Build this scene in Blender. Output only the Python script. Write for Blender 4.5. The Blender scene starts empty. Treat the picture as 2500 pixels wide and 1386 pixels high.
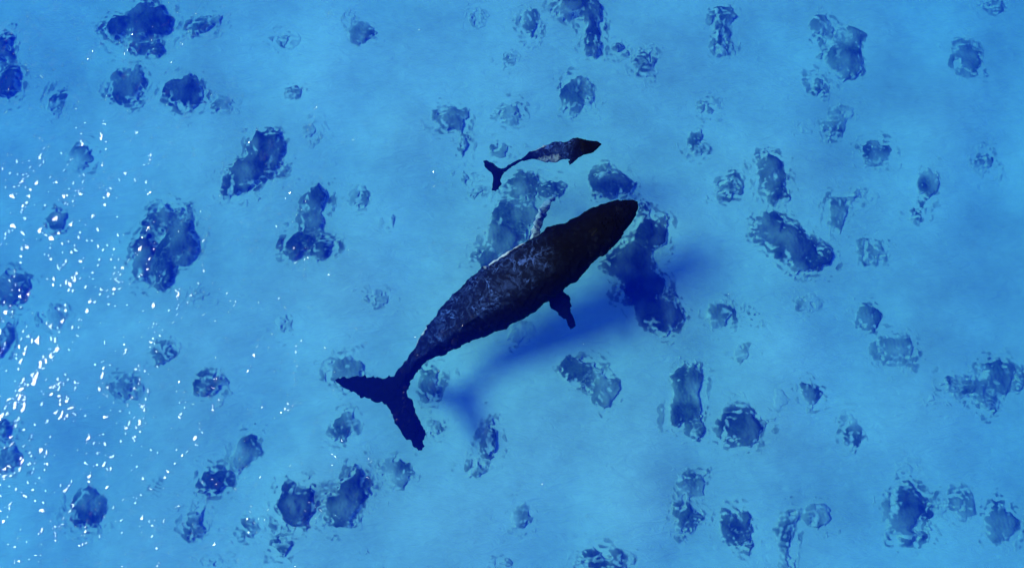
import bpy, bmesh, math
import numpy as np
from mathutils import Vector

# ------------------------------------------------------------------ camera, sky, sun, exposure
scene = bpy.context.scene
COL = scene.collection
R = math.radians

CAM_H = 30.0                       # drone height above the water surface (z = 0)
FPX = 1786.0                       # focal length in photo pixels (2500 wide)
PITCH = math.atan2(1000 - 693, FPX)  # the point straight below the drone sits a little below centre
SEA = -7.0                         # sand level

cam_d = bpy.data.cameras.new('camera')
cam_d.sensor_width = 36.0
cam_d.lens = 36.0 * FPX / 2500.0
cam_d.clip_end = 2000.0
cam = bpy.data.objects.new('camera', cam_d)
cam.location = (0, 0, CAM_H)
cam.rotation_euler = (PITCH, 0, 0)
COL.objects.link(cam)
scene.camera = cam

SUN_ZEN, SUN_UP = R(40), R(5.5)     # zenith angle; azimuth: from the left, a little from the top of the picture
to_sun = Vector((-math.cos(SUN_UP) * math.sin(SUN_ZEN), math.sin(SUN_UP) * math.sin(SUN_ZEN), math.cos(SUN_ZEN)))

world = bpy.data.worlds.new('World')
scene.world = world
world.use_nodes = True
wn = world.node_tree
bg = wn.nodes['Background']
sky = wn.nodes.new('ShaderNodeTexSky')
sky.sky_type = 'NISHITA'
sky.sun_disc = False
sky.sun_elevation = math.pi / 2 - SUN_ZEN
sky.sun_rotation = math.atan2(to_sun.x, to_sun.y)
wn.links.new(sky.outputs[0], bg.inputs[0])
bg.inputs[1].default_value = 0.10

sun_d = bpy.data.lights.new('sun', 'SUN')
sun_d.energy = 4.4
sun_d.angle = R(16.0)             # the wavy surface spreads the sunlight below it
sun_d.color = (1.0, 0.97, 0.92)
sun = bpy.data.objects.new('sun', sun_d)
sun.rotation_euler = to_sun.to_track_quat('Z', 'Y').to_euler()
sun.location = to_sun * 200
COL.objects.link(sun)

vs = scene.view_settings
vs.view_transform = 'Standard'
vs.look = 'None'
vs.gamma = 1.0
vs.exposure = 0.0
vs.use_curve_mapping = False
scene.cycles.use_denoising = True
scene.cycles.max_bounces = 6
scene.cycles.volume_bounces = 3
scene.cycles.transparent_max_bounces = 16

# ------------------------------------------------------------------ helpers
CA, SA = math.cos(PITCH), math.sin(PITCH)


def at(px, py, z):
    """Point at height z that the photo (2500 x 1386) shows at pixel px, py."""
    xc = (np.asarray(px, float) - 1250.0) / FPX
    yc = -(np.asarray(py, float) - 693.0) / FPX
    dx, dy, dz = xc, yc * CA + SA, yc * SA - CA
    t = (np.asarray(z, float) - CAM_H) / dz
    return dx * t, dy * t


def mat(name):
    m = bpy.data.materials.new(name)
    m.use_nodes = True
    nt = m.node_tree
    nt.nodes.clear()
    out = nt.nodes.new('ShaderNodeOutputMaterial')
    return m, nt, out


def node(nt, kind, **kw):
    n = nt.nodes.new(kind)
    for k, v in kw.items():
        if k in n.inputs:
            n.inputs[k].default_value = v
        else:
            setattr(n, k, v)
    return n


def ramp(nt, src, stops):
    r = nt.nodes.new('ShaderNodeValToRGB')
    el = r.color_ramp.elements
    while len(el) < len(stops):
        el.new(0.5)
    for e, (p, c) in zip(el, stops):
        e.position = p
        e.color = (*c, 1) if len(c) == 3 else c
    nt.links.new(src, r.inputs[0])
    return r


def np_mesh(name, co, quads, smooth=True):
    me = bpy.data.meshes.new(name)
    nv, nq = len(co), len(quads)
    me.vertices.add(nv)
    me.vertices.foreach_set('co', np.ascontiguousarray(co, np.float32).ravel())
    me.loops.add(nq * 4)
    me.loops.foreach_set('vertex_index', np.ascontiguousarray(quads, np.int32).ravel())
    me.polygons.add(nq)
    me.polygons.foreach_set('loop_start', np.arange(nq, dtype=np.int32) * 4)
    me.polygons.foreach_set('use_smooth', np.full(nq, smooth))
    me.update(calc_edges=True)
    return me


def add(name, me, m=None, parent=None, label=None, category=None, group=None, kind=None):
    o = bpy.data.objects.new(name, me)
    COL.objects.link(o)
    if m is not None:
        me.materials.append(m)
    if parent is not None:
        o.parent = parent
    for k, v in (('label', label), ('category', category), ('group', group), ('kind', kind)):
        if v:
            o[k] = v
    return o


class Waves:
    """A random sum of plane waves; vec() is its gradient-like displacement, val() its height."""

    def __init__(self, seed, n, lmin, lmax, rms, power=1.0):
        g = np.random.default_rng(seed)
        lam = lmin * (lmax / lmin) ** g.random(n)
        th = g.random(n) * 2 * np.pi
        self.kx, self.ky = np.cos(th) * 2 * np.pi / lam, np.sin(th) * 2 * np.pi / lam
        self.cx, self.cy = np.cos(th), np.sin(th)
        self.ph = g.random(n) * 2 * np.pi
        a = lam ** power * (0.5 + g.random(n))
        self.a = a / math.sqrt((a ** 2).sum() / 2) * rms

    def vec(self, x, y):
        vx, vy = np.zeros_like(x), np.zeros_like(x)
        f = x.dtype.type
        for i in range(len(self.a)):
            c = np.cos(f(self.kx[i]) * x + f(self.ky[i]) * y + f(self.ph[i]))
            vx += c * f(self.a[i] * self.cx[i])
            vy += c * f(self.a[i] * self.cy[i])
        return vx, vy

    def val(self, x, y):
        v = np.zeros_like(x)
        f = x.dtype.type
        for i in range(len(self.a)):
            v += f(self.a[i]) * np.cos(f(self.kx[i]) * x + f(self.ky[i]) * y + f(self.ph[i]))
        return v


relief = Waves(3, 14, 4.0, 16.0, 0.10, 1.2)       # gentle swell of the sand
outline = Waves(5, 30, 0.5, 2.4, 0.17, 0.7)       # lobes of a coral's outline
torn = Waves(7, 60, 0.5, 1.5, 0.27, 0.7)         # ragged rim
sliver = Waves(8, 44, 0.20, 0.75, 0.30, 0.75)       # fine slivers round the rim
knob = Waves(9, 60, 0.14, 0.7, 0.05, 0.7)         # knobs on top
patch = Waves(13, 24, 0.7, 3.0, 1.0, 0.6)         # where sand lies on a coral
edge_w = Waves(11, 80, 0.16, 0.6, 1.0, 0.6)       # shimmer of the skin's outline


def ss(a, b, x):
    t = np.clip((x - a) / (b - a), 0, 1)
    return t * t * (3 - 2 * t)


def sand_z(x, y):
    return SEA + relief.val(x, y) - 0.5 * ss(4, 27, x) - 0.35 * ss(-13, -27, x)


# ------------------------------------------------------------------ materials
# sand
m_sand, nt, out = mat('pale_sand')
p = node(nt, 'ShaderNodeBsdfDiffuse')
geo = node(nt, 'ShaderNodeNewGeometry')
n1 = node(nt, 'ShaderNodeTexNoise', Scale=0.22, Detail=5.0, Roughness=0.55)
n2 = node(nt, 'ShaderNodeTexNoise', Scale=1.3, Detail=8.0, Roughness=0.72)
nt.links.new(geo.outputs['Position'], n1.inputs['Vector'])
nt.links.new(geo.outputs['Position'], n2.inputs['Vector'])
r1 = ramp(nt, n1.outputs[0], [(0.30, (0.60, 0.58, 0.53)), (0.68, (0.84, 0.82, 0.76))])
r2 = ramp(nt, n2.outputs[0], [(0.30, (0.86, 0.86, 0.86)), (0.68, (1, 1, 1))])
mx = node(nt, 'ShaderNodeMix', data_type='RGBA', blend_type='MULTIPLY')
mx.inputs['Factor'].default_value = 1.0
nt.links.new(r1.outputs[0], mx.inputs['A'])
nt.links.new(r2.outputs[0], mx.inputs['B'])
nt.links.new(mx.outputs['Result'], p.inputs['Color'])
mp = node(nt, 'ShaderNodeMapping')
mp.inputs['Scale'].default_value = (0.9, 2.6, 1.0)
mp.inputs['Rotation'].default_value = (0, 0, 0.25)
nt.links.new(geo.outputs['Position'], mp.inputs['Vector'])
n3 = node(nt, 'ShaderNodeTexNoise', Scale=1.0, Detail=6.0, Roughness=0.6, Distortion=1.2)
nt.links.new(mp.outputs[0], n3.inputs['Vector'])
bmp = node(nt, 'ShaderNodeBump', Strength=0.35, Distance=0.35)
nt.links.new(n3.outputs[0], bmp.inputs['Height'])
nt.links.new(bmp.outputs[0], p.inputs['Normal'])
nt.links.new(p.outputs[0], out.inputs['Surface'])

# coral: dark living head, dusted with sand by the object's own amount ('dust')
m_coral, nt, out = mat('coral')
p = node(nt, 'ShaderNodeBsdfDiffuse')
geo = node(nt, 'ShaderNodeNewGeometry')
n1 = node(nt, 'ShaderNodeTexNoise', Scale=1.6, Detail=8.0, Roughness=0.68, Distortion=0.8)
n2 = node(nt, 'ShaderNodeTexNoise', Scale=9.0, Detail=5.0, Roughness=0.7)
for n in (n1, n2):
    nt.links.new(geo.outputs['Position'], n.inputs['Vector'])
r1 = ramp(nt, n1.outputs[0], [(0.36, (0.04, 0.06, 0.04)), (0.64, (0.125, 0.165, 0.105))])
r2 = ramp(nt, n2.outputs[0], [(0.32, (0.7, 0.7, 0.7)), (0.68, (1.25, 1.25, 1.25))])
mx = node(nt, 'ShaderNodeMix', data_type='RGBA', blend_type='MULTIPLY')
mx.inputs['Factor'].default_value = 1.0
nt.links.new(r1.outputs[0], mx.inputs['A'])
nt.links.new(r2.outputs[0], mx.inputs['B'])
at_d = node(nt, 'ShaderNodeAttribute', attribute_name='dust')
mx2 = node(nt, 'ShaderNodeMix', data_type='RGBA')
mx2.inputs['B'].default_value = (0.68, 0.66, 0.60, 1)
nt.links.new(at_d.outputs['Fac'], mx2.inputs['Factor'])
at_t = node(nt, 'ShaderNodeAttribute', attribute_name='tone')
mx3 = node(nt, 'ShaderNodeMix', data_type='RGBA', blend_type='MULTIPLY')
mx3.inputs['Factor'].default_value = 1.0
nt.links.new(mx.outputs['Result'], mx3.inputs['A'])
nt.links.new(at_t.outputs['Fac'], mx3.inputs['B'])
nt.links.new(mx3.outputs['Result'], mx2.inputs['A'])
nt.links.new(mx2.outputs['Result'], p.inputs['Color'])
nt.links.new(p.outputs[0], out.inputs['Surface'])

# whale skin: near-black, caustic lines and sunlit tone painted in by attribute, white where 'pale' says
m_skin, nt, out = mat('whale_skin')
p = node(nt, 'ShaderNodeBsdfPrincipled', Roughness=0.7)
p.inputs['Specular IOR Level'].default_value = 0.02
geo = node(nt, 'ShaderNodeNewGeometry')
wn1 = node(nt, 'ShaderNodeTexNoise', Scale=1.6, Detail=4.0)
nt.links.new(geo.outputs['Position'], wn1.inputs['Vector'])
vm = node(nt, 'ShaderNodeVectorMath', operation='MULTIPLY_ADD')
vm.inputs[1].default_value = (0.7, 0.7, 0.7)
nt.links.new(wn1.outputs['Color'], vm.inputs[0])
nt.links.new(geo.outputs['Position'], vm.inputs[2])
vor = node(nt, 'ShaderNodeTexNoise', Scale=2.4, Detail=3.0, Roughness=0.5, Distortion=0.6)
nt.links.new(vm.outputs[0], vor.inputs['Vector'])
caustic_lines = ramp(nt, vor.outputs[0], [(0.475, (0, 0, 0)), (0.50, (1, 1, 1)), (0.525, (0, 0, 0))])  # thin lines of caustic light, put into the skin colour
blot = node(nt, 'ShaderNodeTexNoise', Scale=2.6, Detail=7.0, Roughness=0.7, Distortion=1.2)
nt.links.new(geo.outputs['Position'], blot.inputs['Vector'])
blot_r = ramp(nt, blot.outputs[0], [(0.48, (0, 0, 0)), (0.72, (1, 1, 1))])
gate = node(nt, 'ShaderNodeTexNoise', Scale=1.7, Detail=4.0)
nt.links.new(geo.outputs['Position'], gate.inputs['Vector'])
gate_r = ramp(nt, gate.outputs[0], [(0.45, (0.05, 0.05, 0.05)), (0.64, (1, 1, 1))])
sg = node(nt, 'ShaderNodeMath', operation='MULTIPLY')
nt.links.new(caustic_lines.outputs[0], sg.inputs[0])
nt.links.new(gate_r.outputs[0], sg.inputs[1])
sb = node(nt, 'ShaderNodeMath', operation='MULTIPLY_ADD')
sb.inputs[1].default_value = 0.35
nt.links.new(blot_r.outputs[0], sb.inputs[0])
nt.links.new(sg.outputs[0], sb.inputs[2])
am = node(nt, 'ShaderNodeAttribute', attribute_name='sun_dapple')
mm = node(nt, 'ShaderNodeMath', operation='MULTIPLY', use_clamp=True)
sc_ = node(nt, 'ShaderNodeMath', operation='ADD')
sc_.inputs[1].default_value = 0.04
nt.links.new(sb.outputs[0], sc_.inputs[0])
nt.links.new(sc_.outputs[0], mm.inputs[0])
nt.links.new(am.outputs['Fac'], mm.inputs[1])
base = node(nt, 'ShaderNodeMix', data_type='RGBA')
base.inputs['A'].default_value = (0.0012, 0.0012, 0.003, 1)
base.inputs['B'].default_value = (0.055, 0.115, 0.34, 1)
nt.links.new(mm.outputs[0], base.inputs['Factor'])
ap = node(nt, 'ShaderNodeAttribute', attribute_name='pale')
bn = node(nt, 'ShaderNodeTexNoise', Scale=4.5, Detail=5.0, Roughness=0.65, Distortion=1.0)
nt.links.new(geo.outputs['Position'], bn.inputs['Vector'])
pm = node(nt, 'ShaderNodeMath', operation='ADD')
bq = node(nt, 'ShaderNodeMath', operation='MULTIPLY_ADD')
bq.inputs[1].default_value = 0.38
bq.inputs[2].default_value = 0.31
nt.links.new(bn.outputs[0], bq.inputs[0])
nt.links.new(ap.outputs['Fac'], pm.inputs[0])
nt.links.new(bq.outputs[0], pm.inputs[1])
pr = ramp(nt, pm.outputs[0], [(0.66, (0, 0, 0)), (0.92, (1, 1, 1))])
white = node(nt, 'ShaderNodeMix', data_type='RGBA')
white.inputs['B'].default_value = (0.42, 0.50, 0.52, 1)
nt.links.new(pr.outputs[0], white.inputs['Factor'])
nt.links.new(base.outputs['Result'], white.inputs['A'])
nt.links.new(white.outputs['Result'], p.inputs['Base Color'])
nt.links.new(p.outputs[0], out.inputs['Surface'])

m_dark, nt, out = mat('eye_black')
p = node(nt, 'ShaderNodeBsdfPrincipled', Roughness=0.3)
p.inputs['Base Color'].default_value = (0.004, 0.004, 0.005, 1)
p.inputs['Specular IOR Level'].default_value = 0.02
nt.links.new(p.outputs[0], out.inputs['Surface'])

# sea water: clear blue, red light dies first, blue is scattered back
m_water, nt, out = mat('sea_water')
ab = node(nt, 'ShaderNodeVolumeAbsorption', Density=0.16)
ab.inputs['Color'].default_value = (0.05, 0.672, 0.97, 1)
sc = node(nt, 'ShaderNodeVolumeScatter', Density=0.073, Anisotropy=0.32)
sc.inputs['Color'].default_value = (0.0, 0.05, 1.0, 1)
ad = node(nt, 'ShaderNodeAddShader')
nt.links.new(ab.outputs[0], ad.inputs[0])
nt.links.new(sc.outputs[0], ad.inputs[1])
nt.links.new(ad.outputs[0], out.inputs['Volume'])

# ripple skin of the water: a Fresnel mirror over clear water
m_ripple, nt, out = mat('water_ripple')
fr = node(nt, 'ShaderNodeFresnel', IOR=1.33)
tr = node(nt, 'ShaderNodeBsdfTransparent')
gl = node(nt, 'ShaderNodeBsdfGlossy', Roughness=0.02)
mxs = node(nt, 'ShaderNodeMixShader')
nt.links.new(fr.outputs[0], mxs.inputs[0])
nt.links.new(tr.outputs[0], mxs.inputs[1])
nt.links.new(gl.outputs[0], mxs.inputs[2])
nt.links.new(mxs.outputs[0], out.inputs['Surface'])

# ------------------------------------------------------------------ sea bed and water
def grid_mesh(name, xs, ys, zf):
    X, Y = np.meshgrid(xs, ys)
    co = np.stack([X, Y, zf(X, Y)], -1).reshape(-1, 3)
    nx, ny = len(xs), len(ys)
    i = np.arange(nx * ny).reshape(ny, nx)
    q = np.stack([i[:-1, :-1], i[:-1, 1:], i[1:, 1:], i[1:, :-1]], -1).reshape(-1, 4)
    return np_mesh(name, co, q)


def axis(inner, step, outer, n):
    a = np.arange(-inner, inner + step / 2, step)
    g = inner + (outer - inner) * (np.arange(1, n + 1) / n) ** 2
    return np.concatenate([-g[::-1], a, g])


add('seabed', grid_mesh('seabed', axis(34, 0.25, 400, 20), axis(26, 0.25, 400, 20), sand_z), m_sand, kind='structure')

bm = bmesh.new()
bmesh.ops.create_cube(bm, size=1.0)
for v in bm.verts:
    v.co = (v.co.x * 790, v.co.y * 790, 0.0 if v.co.z > 0 else SEA - 2.0)
me = bpy.data.meshes.new('water')
bm.to_mesh(me)
bm.free()
add('water', me, m_water, kind='structure')

# ------------------------------------------------------------------ coral heads
# (label, height m, sand dust 0-1 or painted shadow below 0, lobes (px, py, rx, ry, degrees) in photo pixels)
CORALS = [
 # --- left side, top to bottom
 ('large dark three-lobed coral head at the top edge, near the upper left corner', 1.5, .0, [(355,48,56,52,0),(278,66,36,34,0),(345,108,44,22,0)]),
 ('ragged oval coral head right beside the large three-lobed one in the upper left', .6, .22, [(487,58,42,24,-25),(515,42,18,14,0)]),
 ('dark coral head cut off by the left picture edge, near the upper left corner', 1.2, .0, [(0,125,22,42,0),(16,192,34,38,0)]),
 ('round coral head, left of the close pair under the large upper left head', .9, .05, [(305,205,48,46,0)]),
 ('torn-rimmed round coral head, right of the close pair under the large upper left head', 1.0, .0, [(447,222,46,48,0)]),
 ('small ragged coral head touching the lower right of the upper left pair', .35, .3, [(540,255,26,24,0)]),
 ('very faint small coral patch in open sand near the top, left of centre', .2, .55, [(690,97,26,20,0)]),
 ('small compact round coral knob alone on sand, upper left of centre', .4, .18, [(713,218,17,15,0)]),
 ('faint oval coral patch near the left edge, below the edge-cut dark head', .35, .42, [(130,247,28,32,20)]),
 ('faint sparse coral patch among sun glints, left side above the middle', .35, .35, [(192,372,30,34,0)]),
 ('large dark coral head with pale trailing left flank, upper left of centre', 1.4, .02, [(645,368,50,54,0),(600,420,58,46,-20),(575,455,40,26,0)]),
 ('faint narrow coral patch right of the large dark upper left head', .2, .5, [(755,315,18,27,0)]),
 ('small dark coral head beside the brightest sun glints at the left', .5, .15, [(128,534,27,26,0)]),
 ('tall dark mass of coral at the left with a pale western side', 1.5, .03, [(402,535,50,36,0),(438,592,44,58,0),(395,640,34,60,0),(348,620,36,62,0)]),
 ('boot-shaped coral head left of the large whale, tall stem over a broad foot', 1.2, .03, [(766,488,32,38,0),(757,545,34,38,0),(722,592,42,38,0),(782,602,38,32,0)]),
 ('dark coral head cut by the left edge at mid height', .9, .08, [(15,705,46,40,0)]),
 ('faint soft coral patch just right of the mid-height left edge head', .3, .45, [(118,772,36,26,0)]),
 ('thin sliver of dark coral on the left picture edge below mid height', .7, .05, [(2,828,16,38,0)]),
 ('small oval coral head alone below the tall dark left mass', .6, .12, [(386,860,30,25,-15)]),
 ('faint upright coral patch in open sand left of the large whale tail stock', .25, .4, [(685,786,16,24,0)]),
 ('thin scattered coral rubble just below the tall dark left mass', .15, .55, [(484,722,28,16,0)]),
 ('small roundish coral head with glints, left of the wide low one', .6, .12, [(298,946,30,36,0)]),
 ('wide low coral head, lower left, level with the large whale flukes', .7, .1, [(505,938,44,28,0)]),
 ('ragged coral head lying under the left fluke of the large whale', .5, .2, [(838,908,48,40,0),(832,858,15,7,0)]),
 ('dark coral cut by the left edge low down, with a streaked lower half', .8, .1, [(3,1055,16,26,0),(12,1112,28,30,0)]),
 ('coral head with long torn lower rim near the lower left corner', .9, .05, [(205,1245,46,40,20)]),
 ('small upright coral head at the bottom left, right of the torn-rimmed one', .7, .08, [(466,1275,28,36,0)]),
 ('dark coral head ringed by fragments, lower one of a linked pair at lower left', .8, .02, [(520,1168,40,34,0)]),
 ('mottled coral head with glints, upper one of the linked pair at lower left', .6, .18, [(602,1092,38,34,-30),(570,1128,22,18,0)]),
 ('small three-cornered coral patch at the bottom, left of the twin large heads', .4, .22, [(607,1290,24,20,0)]),
 ('large smooth coral head, left one of the twin large heads at the bottom', 1.4, .0, [(716,1238,50,58,0)]),
 ('large broad coral head, right one of the twin large heads at the bottom', 1.4, .04, [(868,1190,46,46,0),(828,1235,54,50,0)]),
 ('small dark coral knob with ring of fragments beneath the twin large heads', .6, .12, [(684,1335,28,24,0)]),
 ('very faint coral stain among glints, left of the linked lower left pair', .12, .68, [(365,1192,22,20,0)]),
 ('faint coral patch cut by the bottom edge, left of centre', .25, .4, [(518,1376,26,12,0)]),
 ('grey roundish coral head below the left fluke of the large whale', .5, .3, [(833,1040,38,36,0)]),
 ('pale coral head with a curved dark crown, upper right of the twin large heads', .5, .28, [(966,1155,40,38,0)]),
 ('tiny faint coral patch at the bottom edge right of the twin large heads', .2, .5, [(893,1347,14,18,0)]),
 # --- upper middle
 ('ragged streaked coral head near the top, left of centre', .4, .25, [(852,40,16,18,0),(882,76,34,25,25)]),
 ('small crescent coral head near the top edge at centre', .5, .2, [(1155,40,18,26,15)]),
 ('coral head with frayed sides near the top edge, left of the big edge-cut mass', .6, .18, [(1297,58,32,34,0)]),
 ('big dark coral mass hanging from the top edge right of centre', 1.4, .03, [(1405,12,58,34,0),(1443,52,34,44,0),(1458,118,30,24,0),(1508,112,20,16,0)]),
 ('compact dark upright coral head below right of the big top-edge mass', .9, .03, [(1576,152,27,38,0)]),
 ('faint little coral patch below the frayed head near the top centre', .2, .48, [(1240,136,18,22,0)]),
 ('pear-shaped coral head above the calf, frayed at its tip', .9, .12, [(1407,235,42,44,0),(1415,195,26,24,0)]),
 ('coral head with dark centre and a tail, upper left of the calf', .8, .08, [(1098,288,42,36,0),(1130,345,12,22,0)]),
 ('torn coral head between the tailed one and the pear-shaped one above the calf', .5, .22, [(1245,275,30,34,0)]),
 ('faint coral patch directly left of the calf tail stock', .25, .42, [(1224,366,30,19,0)]),
 ('broad smooth coral head between the calf and the large whale head', 1.2, .05, [(1487,442,60,44,0),(1528,452,24,34,0)]),
 ('wide sprawling coral reef behind the large whale, under its pale left flipper', 1.0, .08, [(1270,452,52,36,0),(1338,462,38,28,0),(1262,520,62,44,0),(1235,580,70,52,0),(1195,625,48,36,0)]),
 ('faint ring-like coral patch left of the calf flukes', .3, .4, [(1164,464,26,18,-40),(1138,430,16,20,0)]),
 ('greyish coral patch half hidden below the belly of the large whale', .3, .42, [(1268,806,32,34,0)]),
 ('dark S-shaped coral reef in the shadow right of the large whale', 1.3, -.05, [(1588,560,42,62,0),(1540,635,70,56,0),(1575,705,70,54,0),(1612,762,62,54,20)]),  # negative dust paints the whale's shadow into its colour
 ('fan-shaped ragged coral head below the right flipper of the large whale', .8, .1, [(1420,905,54,40,0),(1470,945,44,36,0),(1482,980,18,16,0)]),
 ('coral head tucked beside the large whale tail stock and right fluke', .6, .16, [(1048,937,36,40,0)]),
 ('small arched coral patch right of the large whale fluke tip', .4, .24, [(1060,1046,28,18,25)]),
 ('coral head with rim of ripples below the whale shadow, at the lower centre', .9, .06, [(1190,1068,32,46,0)]),
 ('small blocky coral head touching the underside of the rippled lower centre one', .6, .1, [(1163,1142,30,24,0)]),
 ('faint greyish coral head alone on sand near the bottom centre', .4, .32, [(1270,1272,31,27,30)]),
 ('wide dark coral head cut by the bottom edge right of centre', 1.0, .03, [(1470,1372,64,30,0)]),
 ('faint coral patch cut by the bottom edge at centre', .25, .4, [(1237,1378,26,12,0)]),
 ('tall grey coral mass at the lower right of centre, frayed on its left', .9, .12, [(1684,930,48,50,0),(1672,1000,52,46,0),(1702,1056,28,26,0)]),
 ('dark rounded coral dome beside the tall grey mass at the lower right', 1.2, .03, [(1815,1038,58,50,0)]),
 # --- right side
 ('upright coral column with pale top near the top edge, right of centre', .9, .1, [(1772,32,30,22,0),(1760,74,24,30,0),(1765,108,27,22,0)]),
 ('dark coral head at the top, upper left of the long diagonal reef', .8, .12, [(2010,60,26,36,0)]),
 ('long diagonal coral reef in the upper right with a dark heart', .9, .15, [(2082,82,28,22,0),(2062,130,44,44,0),(2090,166,34,24,-30)]),
 ('ragged coral head at the lower left end of the long diagonal reef', .7, .15, [(2004,200,34,28,0)]),
 ('slim mottled coral head below the long diagonal reef', .5, .25, [(2044,298,24,46,20),(2082,272,20,20,0)]),
 ('loose freckled coral patch right of the calf, upper one of two', .4, .26, [(1732,256,31,22,0)]),
 ('streaked dark coral head right of the calf, lower one of two', .6, .12, [(1697,342,32,30,25)]),
 ('very faint coral speckle left of the slim mottled head', .15, .58, [(1968,314,20,19,0)]),
 ('coral head with a dark core inside a broken ring, right side above the middle', .6, .18, [(2141,372,38,34,0)]),
 ('broken coral head of separate dark bits near the upper right corner', .5, .22, [(2370,138,37,36,0)]),
 ('small coral head cut by the top edge near the upper right corner', .5, .25, [(2434,6,27,18,0)]),
 ('faint coral patch near the right edge above the middle', .3, .38, [(2412,388,28,26,0)]),
 ('dark coral knob near the right edge, upper one of a stacked pair', .6, .14, [(2270,448,27,34,0)]),
 ('faint wedge of coral, lower one of the stacked pair near the right edge', .3, .32, [(2244,522,18,22,0)]),
 ('compact coral head right of the large whale snout, left of the dog-leg reef', .8, .1, [(1787,449,38,32,0)]),
 ('upper arm of the dog-leg reef, a tall coral head right of the large whale', 1.0, .06, [(1880,400,40,42,0),(1903,455,34,40,0)]),
 ('massive dark coral head at the foot of the dog-leg reef right of the large whale', 1.4, .03, [(1890,555,46,44,0),(1945,595,62,50,35),(2008,632,38,32,0),(1965,648,34,26,0)]),
 ('coral head with a pale rubble plume, right of the dog-leg reef', .5, .22, [(2054,518,31,40,0),(2092,476,42,16,-10)]),
 ('zigzag torn coral head below right of the dog-leg reef', .5, .18, [(2141,614,36,29,0)]),
 ('faint coral rubble just below the massive foot of the dog-leg reef', .25, .42, [(1974,738,30,24,0)]),
 ('double coral head, dark left and small right part, below the whale shadow tip', .7, .12, [(1762,768,36,34,0),(1836,768,16,20,0)]),
 ('faint trailing coral streaks below the double head', .2, .45, [(1812,862,24,22,0)]),
 ('dark coral head in the right part, upper one of a diagonal pair below the middle', .7, .1, [(2117,770,34,31,25)]),
 ('mottled pale coral head, lower one of the diagonal pair in the right part', .6, .25, [(2192,852,46,42,0)]),
 ('broad wing-shaped coral head at the right edge below the middle', .9, .1, [(2446,922,44,42,0),(2382,944,56,26,8),(2416,986,28,20,0),(2318,932,20,16,0)]),
 ('small roundish coral head between the dark dome and the wing-shaped one', .5, .2, [(1982,958,32,28,0)]),
 ('faint pair of coral bars in open sand at the lower right', .3, .36, [(2086,1058,26,38,0)]),
 ('wispy coral patch just upper right of the dark rounded dome', .2, .45, [(1908,972,18,24,0)]),
 ('dark pointed coral head near the bottom edge right of the linked grey heads', 1.1, .04, [(1797,1280,40,40,0),(1808,1325,24,30,0)]),
 ('hook-shaped coral head near the bottom edge in the right part', .7, .12, [(1940,1266,40,20,-25),(2008,1264,40,24,10),(1924,1306,20,30,0),(1922,1360,16,34,0)]),
 ('large dark coral head near the bottom right corner', 1.2, .04, [(2222,1238,50,52,0),(2228,1306,38,24,0)]),
 ('pale coral head right beside the large dark one near the bottom right corner', .4, .32, [(2345,1230,34,34,0)]),
 ('blocky coral head cut by the right edge at the bottom right corner', .7, .12, [(2454,1276,42,46,0)]),
 ('frayed grey coral head, upper of two linked heads at bottom right of centre', .6, .2, [(1686,1188,36,38,0)]),
 ('dark frayed coral head, lower of two linked heads at bottom right of centre', .8, .12, [(1680,1266,34,40,0)]),
 ('very faint coral ring above the large bottom right head', .15, .55, [(2218,1138,22,18,0)]),
 ('tiny coral patch lower left of the wing-shaped right edge head', .2, .4, [(2282,977,18,13,0)]),
 # --- around the large whale, left
 ('grey oval coral patch right of the boot-shaped head', .35, .32, [(877,480,25,22,0)]),
 ('tiny coral knob in open sand between the boot-shaped head and the reef', .3, .3, [(952,537,9,12,0)]),
 ('small brush-like coral patch left of the large whale back', .35, .3, [(916,722,25,24,0)]),
]

G = 0.026


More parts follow.
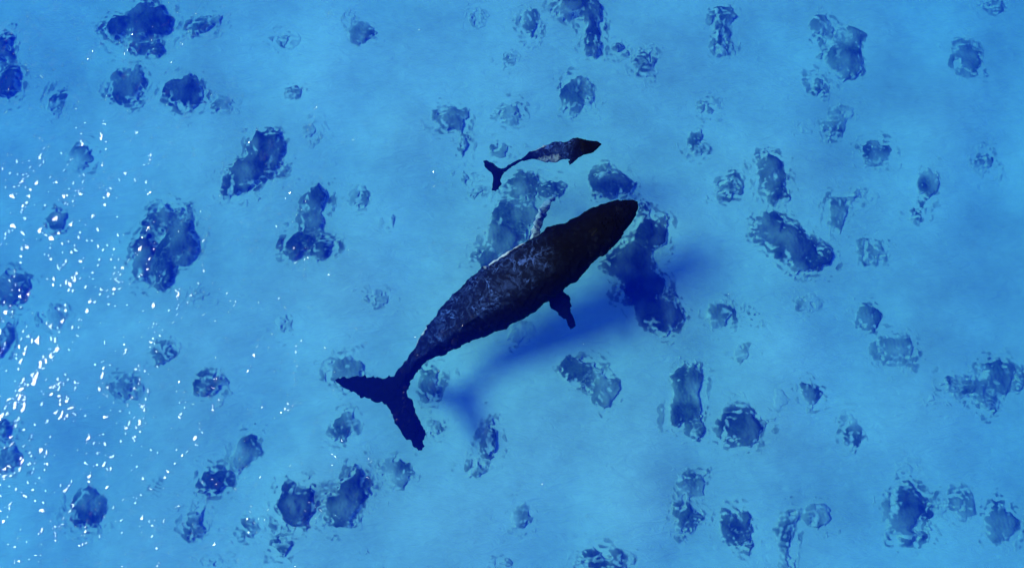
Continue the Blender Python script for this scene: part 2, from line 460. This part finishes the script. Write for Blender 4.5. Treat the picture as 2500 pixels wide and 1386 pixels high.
def coral(label, height, dust, lobes):
    lob = []
    for px, py, rx, ry, deg in lobes:
        x, y = at(px, py, SEA + 0.3)
        for _ in range(3):
            x, y = at(px, py, sand_z(np.asarray(x), np.asarray(y)) + 0.3)
        k = math.hypot(float(x), float(y), CAM_H - SEA) / FPX * 1.02
        lob.append((float(x), float(y), rx * k, ry * k, -R(deg)))
    pad = 0.9
    x0 = min(l[0] - max(l[2], l[3]) for l in lob) - pad
    x1 = max(l[0] + max(l[2], l[3]) for l in lob) + pad
    y0 = min(l[1] - max(l[2], l[3]) for l in lob) - pad
    y1 = max(l[1] + max(l[2], l[3]) for l in lob) + pad
    xs, ys = np.arange(x0, x1, G), np.arange(y0, y1, G)
    X, Y = np.meshgrid(xs.astype(np.float32), ys.astype(np.float32))
    size = np.mean([min(l[2], l[3]) for l in lob])

    def field(x, y):
        """distance-like field in metres, positive inside"""
        d = np.full(x.shape, -9.0)
        for cx, cy, rx, ry, a in lob:
            u = (x - cx) * math.cos(a) + (y - cy) * math.sin(a)
            v = -(x - cx) * math.sin(a) + (y - cy) * math.cos(a)
            e = np.sqrt((u / rx) ** 2 + (v / ry) ** 2)
            di = (1 - e) * min(rx, ry)
            m = np.maximum(d, di)
            d = m + 0.06 * np.exp(-np.abs(d - di) / 0.12)
        return d + outline.val(x, y) * min(1.0, size / 0.8) * 0.75

    wx, wy = torn.vec(X, Y)
    bx, by = sliver.vec(X, Y)
    S = field(X + 0.35 * wx, Y + 0.35 * wy)
    core = (0.36 + 0.9 * dust) * min(1.0, size / 0.7)
    F = np.maximum(np.minimum(field(X + wx + bx, Y + wy + by), S + 0.62) - 0.01 - 0.10 * dust, S - core)
    inside = F > -0.10
    cell = inside[:-1, :-1] & inside[1:, :-1] & inside[:-1, 1:] & inside[1:, 1:]
    # vertex is interior only if its four cells exist
    full = np.zeros_like(inside)
    full[1:-1, 1:-1] = cell[:-1, :-1] & cell[1:, :-1] & cell[:-1, 1:] & cell[1:, 1:]
    t = np.clip(S / max(size, 0.2), 0, 1.2)
    dome = 0.30 * height * (1 - (1 - np.clip(t, 0, 1)) ** 1.7)
    Z = 0.02 + dome * (0.9 + 0.1 * outline.val(X * 0.8, Y * 0.8) / 0.17) + 0.22 * knob.val(X, Y) * min(1.0, 0.3 + height)
    Z = np.maximum(Z, 0.018)
    base = sand_z(X, Y)
    Z = np.where(full, base + Z, base + 0.014)
    # split off the loose bits that imitate refraction round the rim
    lab = np.where(cell, np.arange(cell.size).reshape(cell.shape), -1)
    while True:
        n = lab.copy()
        for a, b in ((np.s_[1:, :], np.s_[:-1, :]), (np.s_[:-1, :], np.s_[1:, :]), (np.s_[:, 1:], np.s_[:, :-1]), (np.s_[:, :-1], np.s_[:, 1:])):
            s = np.where((n[a] >= 0) & (lab[b] >= 0), np.maximum(n[a], lab[b]), n[a])
            n[a] = s
        # jump: follow labels
        ok = n >= 0
        n[ok] = np.maximum(n[ok], n.ravel()[n[ok]])
        if (n == lab).all():
            break
        lab = n
    ids, cnt = np.unique(lab[lab >= 0], return_counts=True)
    if len(ids) == 0:
        return None
    main = lab == ids[cnt.argmax()]
    cover = ss(-0.10, 0.30, F) * (0.52 + 0.48 * ss(-0.35, 0.35, S))
    dust_v = 1 - cover * np.clip(1 - max(dust, 0) * (1 + 0.5 * patch.val(X, Y)) - 0.06 - 0.09 * patch.val(X, Y), 0.12, 1)

    def build(name, msk):
        jj, ii = np.nonzero(msk)
        nx = X.shape[1]
        q = np.stack([jj * nx + ii, jj * nx + ii + 1, (jj + 1) * nx + ii + 1, (jj + 1) * nx + ii], -1)
        used, inv = np.unique(q, return_inverse=True)
        co = np.stack([X.ravel()[used], Y.ravel()[used], Z.ravel()[used]], -1)
        c = co.mean(0)
        c[2] = float(sand_z(np.float64(c[0]), np.float64(c[1])))
        me = np_mesh(name, co - c, inv.reshape(-1, 4))
        at_ = me.attributes.new('dust', 'FLOAT', 'POINT')
        at_.data.foreach_set('value', dust_v.ravel()[used].astype(np.float32))
        at_ = me.attributes.new('tone', 'FLOAT', 'POINT')
        at_.data.foreach_set('value', np.full(len(used), min(1.0, 0.5 + 4.0 * dust), np.float32))
        return me, c

    me, c = build('coral_head', main)
    o = add('coral_head', me, m_coral, label=label, category='coral', group='coral heads scattered over the sand')
    o.location = c
    for k in ids[(cnt >= 0.2 * cnt.max()) & (ids != ids[cnt.argmax()])]:
        me2, c2 = build('coral_lobe', lab == k)
        add('coral_lobe', me2, m_coral, parent=o).location = c2 - c
    frag = (lab >= 0) & ~main & np.isin(lab, ids[(cnt >= 4) & (cnt < 0.2 * cnt.max())])
    if frag.sum() > 12:
        me2, c2 = build('rubble', frag)  # fragments seen by refraction, shaped as loose coral bits
        f = add('rubble', me2, m_coral, parent=o, kind='stuff')
        f.location = c2 - c
    return o


for args in CORALS:
    coral(*args)

# ------------------------------------------------------------------ whales
def resample(pts, n):
    p = np.asarray(pts, float)
    s = np.concatenate([[0], np.cumsum(np.hypot(*np.diff(p, axis=0).T))])
    t = np.linspace(0, s[-1], n)
    return np.stack([np.interp(t, s, p[:, 0]), np.interp(t, s, p[:, 1])], -1)


def smooth1(a, k):
    for _ in range(k):
        a[1:-1] = 0.25 * a[:-2] + 0.5 * a[1:-1] + 0.25 * a[2:]
    return a


def plate(bm, poly, zs, thick):
    """A fin: outline in pixels with a height for each point; lens-shaped in section."""
    poly = np.asarray(poly, float)
    zs = np.interp(np.linspace(0, 1, len(poly)), np.linspace(0, 1, len(zs)), zs) if len(zs) != len(poly) else np.asarray(zs, float)
    x, y = at(poly[:, 0], poly[:, 1], zs)
    P = np.stack([x, y, zs], -1)
    c = P.mean(0)
    rings = []
    for f, dz in ((1.0, 0.03), (0.72, 0.8), (0.35, 1.0)):
        rings.append((c + (P - c) * f, dz * thick / 2))
    n = len(P)
    for sgn in (1, -1):
        vr = []
        for q, dz in rings:
            vr.append([bm.verts.new((v[0], v[1], v[2] + sgn * dz)) for v in q])
        top = bm.verts.new((c[0], c[1], c[2] + sgn * thick / 2))
        for a, b in zip(vr[:-1], vr[1:]):
            for i in range(n):
                j = (i + 1) % n
                bm.faces.new((a[i], a[j], b[j], b[i]) if sgn > 0 else (a[i], b[i], b[j], a[j]))
        for i in range(n):
            j = (i + 1) % n
            bm.faces.new((vr[-1][i], vr[-1][j], top) if sgn > 0 else (vr[-1][j], vr[-1][i], top))
        if sgn > 0:
            first = vr[0]
        else:
            for i in range(n):
                j = (i + 1) % n
                bm.faces.new((first[j], first[i], vr[0][i], vr[0][j]))


def whale(name, upper, lower, depth_top, hratio, keel, shift, fins, dorsal, voxel, label, ragged, paint, n_st=60):
    U, L = resample(upper, n_st), resample(lower, n_st)
    U, L = smooth1(U, 1), smooth1(L, 1)
    s = np.linspace(0, 1, n_st)
    dt = np.interp(s, *zip(*depth_top))
    hr = np.interp(s, *zip(*hratio))
    kl = np.interp(s, *zip(*keel))
    sh = np.interp(s, *zip(*shift))
    halfpx = np.hypot(*(L - U).T) / 2
    fat = 1 + 0.05 * ss(0.7, 0.82, s)
    L, U = (L + U) / 2 + (L - U) / 2 * fat[:, None], (L + U) / 2 - (L - U) / 2 * fat[:, None]
    halfpx = halfpx * fat
    w = halfpx * (CAM_H - dt) / FPX
    ht = w * hr
    zc = dt - ht
    ux, uy = at(U[:, 0], U[:, 1], zc)
    lx, ly = at(L[:, 0], L[:, 1], zc)
    cx, cy = (ux + lx) / 2, (uy + ly) / 2
    hx, hy = (lx - ux) / 2, (ly - uy) / 2
    bm = bmesh.new()
    NR = 28
    rings = []
    for i in range(n_st):
        ring = []
        for k in range(NR):
            a = 2 * math.pi * k / NR
            c_, s_ = math.cos(a), math.sin(a)
            c2, s2 = c_, s_
            if s_ > 0:                                   # a ridge along the back where keel > 0
                tri = 1 - abs(c_)
                s2 = (1 - kl[i]) * s_ + kl[i] * tri
            off = sh[i] * max(s2, 0) ** 2
            ring.append(bm.verts.new((cx[i] + hx[i] * (c2 + off), cy[i] + hy[i] * (c2 + off), zc[i] + ht[i] * s2 * (1.0 if s_ > 0 else 1.05))))
        rings.append(ring)
    for a, b in zip(rings[:-1], rings[1:]):
        for k in range(NR):
            j = (k + 1) % NR
            bm.faces.new((a[k], a[j], b[j], b[k]))
    bm.faces.new(rings[0][::-1])
    bm.faces.new(rings[-1])
    for poly, zs, th in fins:
        plate(bm, poly, zs, th)
    if dorsal:
        s0, s1, hgt = dorsal                             # a low hooked fin on the ridge
        idx = [i for i in range(n_st) if s0 <= s[i] <= s1]
        pts = []
        for i in idx:
            f = (s[i] - s0) / (s1 - s0)
            h = hgt * (f ** 1.3) * (1 if f < 0.8 else (1 - f) / 0.2)
            pts.append((cx[i] + hx[i] * sh[i], cy[i] + hy[i] * sh[i], zc[i] + ht[i], h, hx[i], hy[i]))
        lr = [[bm.verts.new((q[0] + e * q[4] * 0.09, q[1] + e * q[5] * 0.09, q[2] - 0.15)) for q in pts] for e in (-1, 1)]
        tp = [bm.verts.new((q[0], q[1], q[2] + q[3])) for q in pts]
        for i in range(len(pts) - 1):
            bm.faces.new((lr[0][i], lr[0][i + 1], tp[i + 1], tp[i]))
            bm.faces.new((tp[i], tp[i + 1], lr[1][i + 1], lr[1][i]))
            bm.faces.new((lr[1][i], lr[1][i + 1], lr[0][i + 1], lr[0][i]))
        bm.faces.new((lr[0][0], tp[0], lr[1][0]))
        bm.faces.new((lr[0][-1], lr[1][-1], tp[-1]))
    bmesh.ops.recalc_face_normals(bm, faces=bm.faces)
    me = bpy.data.meshes.new(name)
    bm.to_mesh(me)
    bm.free()
    tmp = bpy.data.objects.new(name + '_tmp', me)
    COL.objects.link(tmp)
    md = tmp.modifiers.new('r', 'REMESH')
    md.mode = 'VOXEL'
    md.voxel_size = voxel
    sm = tmp.modifiers.new('s', 'SMOOTH')
    sm.iterations = 2
    dg = bpy.context.evaluated_depsgraph_get()
    me2 = bpy.data.meshes.new_from_object(tmp.evaluated_get(dg))
    bpy.data.objects.remove(tmp)
    nv = len(me2.vertices)
    co = np.empty(nv * 3, np.float32)
    me2.vertices.foreach_get('co', co)
    co = co.reshape(-1, 3).astype(float)
    # coordinates along (s) and across (v, -1 upper edge .. +1 lower edge) the body
    d2 = (co[:, None, 0] - cx[None]) ** 2 + (co[:, None, 1] - cy[None]) ** 2
    i = d2.argmin(1)
    v = ((co[:, 0] - cx[i]) * hx[i] + (co[:, 1] - cy[i]) * hy[i]) / (hx[i] ** 2 + hy[i] ** 2)
    up = (co[:, 2] - zc[i]) / np.maximum(ht[i], 0.05)
    pale, sun_dapple = paint(s[i], v, up, co)
    ex, ey = edge_w.vec(co[:, 0], co[:, 1])
    amp = ragged[0] + ragged[1] * np.abs(co[:, 2])
    co[:, 0] += ex * amp
    co[:, 1] += ey * amp
    bumps = knob.val(co[:, 0] * 0.5, co[:, 1] * 0.5) * 0.06
    co[:, 2] += bumps
    org = np.array([cx[n_st // 3], cy[n_st // 3], zc[n_st // 3]])
    me2.vertices.foreach_set('co', (co - org).astype(np.float32).ravel())
    for nm, val in (('pale', pale), ('sun_dapple', sun_dapple)):
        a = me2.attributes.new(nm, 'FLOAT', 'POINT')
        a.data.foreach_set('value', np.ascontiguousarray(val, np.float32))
    me2.polygons.foreach_set('use_smooth', np.ones(len(me2.polygons), bool))
    me2.materials.clear()
    me2.name = name
    me2.update()
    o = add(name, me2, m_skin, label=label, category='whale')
    o.location = org

    def on_body(ss, vv, lift=0.0):
        i_ = min(n_st - 1, int(round(ss * (n_st - 1))))
        z = zc[i_] + ht[i_] * math.sqrt(max(0.0, 1 - vv * vv)) + lift
        return Vector((cx[i_] + hx[i_] * vv, cy[i_] + hy[i_] * vv, z)) - Vector(org), Vector((hx[i_], hy[i_], 0)), w[i_]
    return o, on_body


def Z1(p):
    return [(780 + x / 1.98, 440 + y / 1.98) for x, y in p]


def Z2(p):
    return [(1080 + x / 4.076, 280 + y / 4.076) for x, y in p]


def blob(name, parent, loc, size, m, ring=8, seg=12):
    bm = bmesh.new()
    bmesh.ops.create_uvsphere(bm, u_segments=seg, v_segments=ring, radius=1.0)
    for v in bm.verts:
        v.co = (v.co.x * size[0], v.co.y * size[1], v.co.z * size[2])
    me = bpy.data.meshes.new(name)
    bm.to_mesh(me)
    bm.free()
    me.polygons.foreach_set('use_smooth', np.ones(len(me.polygons), bool))
    for k in ('pale', 'sun_dapple'):
        me.attributes.new(k, 'FLOAT', 'POINT')
    o = add(name, me, m, parent=parent)
    o.location = loc
    return o


# --- the large whale
up_edge = Z1([(1537,100),(1500,90),(1400,104),(1320,130),(1230,185),(1170,215),(1100,225),(1050,275),(960,315),(850,385),(740,460),(650,550),(580,625),(510,720),(458,808),(416,876),(372,926),(340,1000),(335,1040)])
lo_edge = Z1([(1541,120),(1538,150),(1510,210),(1460,270),(1420,330),(1330,390),(1280,440),(1268,472),(1180,527),(1100,590),(1020,650),(900,715),(740,775),(610,835),(525,866),(474,912),(444,966),(405,1018),(365,1045)])
fluke = Z1([(372,940),(300,952),(200,942),(120,948),(70,960),(95,988),(180,1040),(250,1060),(318,1075),(358,1150),(400,1230),(440,1262),(472,1302),(500,1316),(512,1230),(482,1150),(440,1060),(422,985),(410,955)])
fluke_z = [-3.1,-3.2,-3.3,-3.4,-3.45,-3.4,-3.35,-3.3,-3.3,-3.35,-3.4,-3.45,-3.5,-3.5,-3.45,-3.4,-3.3,-3.15,-3.1]
fl_r = Z1([(1100,545),(1170,520),(1205,560),(1218,590),(1208,615),(1226,650),(1242,690),(1216,728),(1196,702),(1193,680),(1150,645),(1118,615)])
fl_rz = [-1.9,-1.9,-2.1,-2.2,-2.3,-2.5,-2.7,-2.85,-2.75,-2.65,-2.4,-2.2]
fl_l = Z1([(1000,300),(1022,255),(1035,205),(1060,140),(1095,92),(1140,66),(1150,78),(1116,120),(1088,180),(1066,238),(1060,300)])
fl_lz = [-2.2,-2.5,-3.0,-3.8,-4.6,-5.2,-5.2,-4.6,-3.7,-2.8,-2.2]


def paint_big(s, v, up, co):
    pale = np.zeros(len(s))
    # sunlit edge of the left flank painted as a white streak, and pale left flipper
    pale += 0.62 * ss(0.36, 0.40, s) * (1 - ss(0.50, 0.55, s)) * ss(-0.84, -0.97, v)
    lead = np.asarray(Z1([(1022, 275), (1035, 215), (1062, 145), (1098, 98), (1130, 75)]))
    lx_, ly_ = at(lead[:, 0], lead[:, 1], np.array([-2.4, -3.0, -3.8, -4.6, -5.1]))
    lx_, ly_ = np.interp(np.linspace(0, 4, 60), range(5), lx_), np.interp(np.linspace(0, 4, 60), range(5), ly_)
    dl = np.sqrt(((co[:, None, 0] - lx_) ** 2 + (co[:, None, 1] - ly_) ** 2).min(1))
    fin = (v < -1.02) & (co[:, 2] < -1.9) & (s < 0.6)
    pale += np.where(fin, 0.19 + 0.30 * (1 - ss(0.04, 0.20, dl)), 0)
    pale += 0.40 * ss(0.74, 0.78, s) * (1 - ss(0.86, 0.9, s)) * ss(-0.9, -1.0, v)  # same sunlit edge painted along the tail stock
    sun_dapple = 0.04 + 0.96 * ss(0.28, 0.45, s) * (1 - ss(0.80, 0.92, s)) * (1 - ss(0.15, 0.6, v))  # caustics and the sunlit left side of the back, painted in
    return pale, sun_dapple


big, on_big = whale('humpback_whale', up_edge, lo_edge,
    depth_top=[(0, -0.55), (0.12, -0.3), (0.35, -0.25), (0.5, -0.55), (0.65, -1.2), (0.8, -2.2), (0.92, -2.95), (1, -3.15)],
    hratio=[(0, 0.6), (0.15, 0.6), (0.4, 0.8), (0.7, 0.95), (0.85, 1.15), (0.95, 0.9), (1, 0.25)],
    keel=[(0, 0), (0.5, 0.05), (0.66, 0.6), (0.9, 0.8), (1, 0.3)],
    shift=[(0, 0), (0.5, 0.05), (0.68, 0.35), (0.85, 0.30), (1, 0)],
    fins=[(fluke, fluke_z, 0.34), (fl_r, fl_rz, 0.34), (fl_l, fl_lz, 0.30)],
    dorsal=(0.60, 0.70, 0.35), voxel=0.04,
    label='huge black humpback whale with spread flukes and two flippers, just under the surface',
    ragged=(0.024, 0.008), paint=paint_big)
for vv in (-0.93, 0.93):
    loc, side, ww = on_big(0.17, vv, -0.05)
    blob('eye', big, loc, (0.07, 0.07, 0.06), m_dark)
for vv in (-0.07, 0.07):
    loc, side, ww = on_big(0.19, vv, 0.0)
    b = blob('blowhole', big, loc, (0.22, 0.05, 0.03), m_dark)
    b.rotation_euler.z = R(38) + (0.2 if vv > 0 else -0.2)
g = np.random.default_rng(21)
for k in range(26):
    loc, side, ww = on_big(0.02 + 0.13 * g.random(), g.choice([-1, 1]) * (0.15 + 0.65 * g.random()) if k > 7 else 0.06 * g.normal(), 0.0)
    blob('tubercle', big, loc, (0.06, 0.06, 0.05), m_skin, 5, 7)

# --- the calf
c_up = Z2([(1584,285),(1540,264),(1430,254),(1350,230),(1290,240),(1240,272),(1150,268),(1080,285),(980,322),(920,352),(850,385),(800,425),(740,462),(680,487),(620,535),(570,580)])
c_lo = Z2([(1588,300),(1540,346),(1480,382),(1400,402),(1355,438),(1290,445),(1230,440),(1130,472),(1040,472),(950,452),(890,440),(820,458),(765,478),(720,500),(655,550),(600,600)])
c_fl = Z2([(620,530),(560,525),(500,476),(440,450),(398,458),(402,500),(450,545),(490,592),(505,640),(508,690),(488,765),(522,778),(562,752),(592,700),(592,640),(612,572),(650,548)])
c_pec = Z2([(1370,415),(1290,425),(1245,458),(1255,516),(1300,492),(1340,455)])


def paint_calf(s, v, up, co):
    pale = 0.15 * ss(0.30, 0.42, s) * (1 - ss(0.66, 0.74, s)) * ss(0.25, 0.8, v)
    pale += 0.30 * ss(0.52, 0.56, s) * (1 - ss(0.66, 0.70, s)) * ss(-0.6, -0.95, v)
    pale += 0.12 * ss(0.26, 0.34, s) * (1 - ss(0.58, 0.66, s))
    sun_dapple = 0.05 + 0.95 * ss(0.24, 0.36, s) * (1 - ss(0.6, 0.7, s))  # rippling surface light over the mid-body, painted in
    return pale, sun_dapple


calf, on_calf = whale('humpback_calf', c_up, c_lo,
    depth_top=[(0, -0.35), (0.2, -0.3), (0.42, -1.7), (0.7, -2.4), (1, -2.6)],
    hratio=[(0, 0.6), (0.2, 0.75), (0.5, 0.85), (0.75, 1.1), (0.92, 0.9), (1, 0.3)],
    keel=[(0, 0), (0.5, 0.1), (0.7, 0.4), (1, 0.2)],
    shift=[(0, 0), (1, 0)],
    fins=[(c_fl, [-2.65], 0.16), (c_pec, [-0.8, -0.8, -1.0, -1.2, -1.05, -0.9], 0.14)],
    dorsal=(0.58, 0.68, 0.12), voxel=0.03,
    label='small whale calf with dark head and light-dappled flank, swimming above the large whale',
    ragged=(0.016, 0.006), paint=paint_calf)
for vv in (-0.92, 0.92):
    loc, side, ww = on_calf(0.16, vv, -0.02)
    blob('eye', calf, loc, (0.03, 0.03, 0.03), m_dark)
for vv in (-0.09, 0.09):
    loc, side, ww = on_calf(0.19, vv, 0.0)
    b = blob('blowhole', calf, loc, (0.09, 0.025, 0.02), m_dark)
    b.rotation_euler.z = R(15) + (0.2 if vv > 0 else -0.2)

# ------------------------------------------------------------------ ripples of the water surface
g = np.random.default_rng(77)
NU, NV = 7, 5
uu, vv = np.meshgrid(np.linspace(-1, 1, NU), np.linspace(-1, 1, NV))
prof = np.clip(1 - uu ** 2, 0, 1) ** 1.5 * np.clip(1 - vv ** 2, 0, 1) ** 1.5
quad = np.arange(NU * NV).reshape(NV, NU)
quad = np.stack([quad[:-1, :-1], quad[:-1, 1:], quad[1:, 1:], quad[1:, :-1]], -1).reshape(-1, 4)
cos_, qs = [], []
n_rip = 0
HX, HY = 30.0, 20.0
for tr_i in range(3300):
    cx0, cy0 = g.uniform(-HX, HX), g.uniform(-HY, HY)
    # ripples added to catch sun glints, set denser on the left
    if g.random() > 0.22 + 0.78 / (1 + math.exp((cx0 + 7.0) / 3.5)):
        continue
    dirn = R(g.normal(68, 14))
    steep0 = g.exponential(R(9.0))
    n_in = 1 + g.poisson(3.2)
    for k in range(n_in):
        d = (k - n_in / 2) * g.uniform(0.16, 0.42)
        x = cx0 + math.cos(dirn) * d + g.normal(0, 0.07)
        y = cy0 + math.sin(dirn) * d
        steep = 0.5 * steep0 + 0.5 * g.exponential(R(8.0))
        if steep < R(3.0):
            continue
        wd = min(0.16, 0.060 * math.exp(g.normal(0, 0.4)))
        ln = wd * g.uniform(0.8, 1.8)
        hgt = steep * wd / 1.3
        a = dirn + g.normal(0, 0.45)
        px = x + uu * ln * math.cos(a) - vv * wd * math.sin(a)
        py = y + uu * ln * math.sin(a) + vv * wd * math.cos(a)
        pz = 0.004 + prof * hgt + 0.002 * ((n_rip % 7) / 7)
        cos_.append(np.stack([px, py, pz], -1).reshape(-1, 3))
        qs.append(quad + n_rip * NU * NV)
        n_rip += 1
for k in range(6000):                                    # finer, steeper wavelets all over
    x, y = g.uniform(-HX, HX), g.uniform(-HY, HY)
    if g.random() > 0.30 + 0.70 / (1 + math.exp((x + 6.0) / 3.5)):
        continue
    steep = R(4) + g.exponential(R(8.0))
    wd = min(0.07, 0.040 * math.exp(g.normal(0, 0.35)))
    ln = wd * g.uniform(0.7, 1.7)
    a = R(g.normal(72, 35))
    px = x + uu * ln * math.cos(a) - vv * wd * math.sin(a)
    py = y + uu * ln * math.sin(a) + vv * wd * math.cos(a)
    pz = 0.008 + prof * steep * wd / 1.3
    cos_.append(np.stack([px, py, pz], -1).reshape(-1, 3))
    qs.append(quad + n_rip * NU * NV)
    n_rip += 1
add('water_ripples', np_mesh('water_ripples', np.concatenate(cos_), np.concatenate(qs)), m_ripple, kind='stuff')
print('ripples', n_rip)
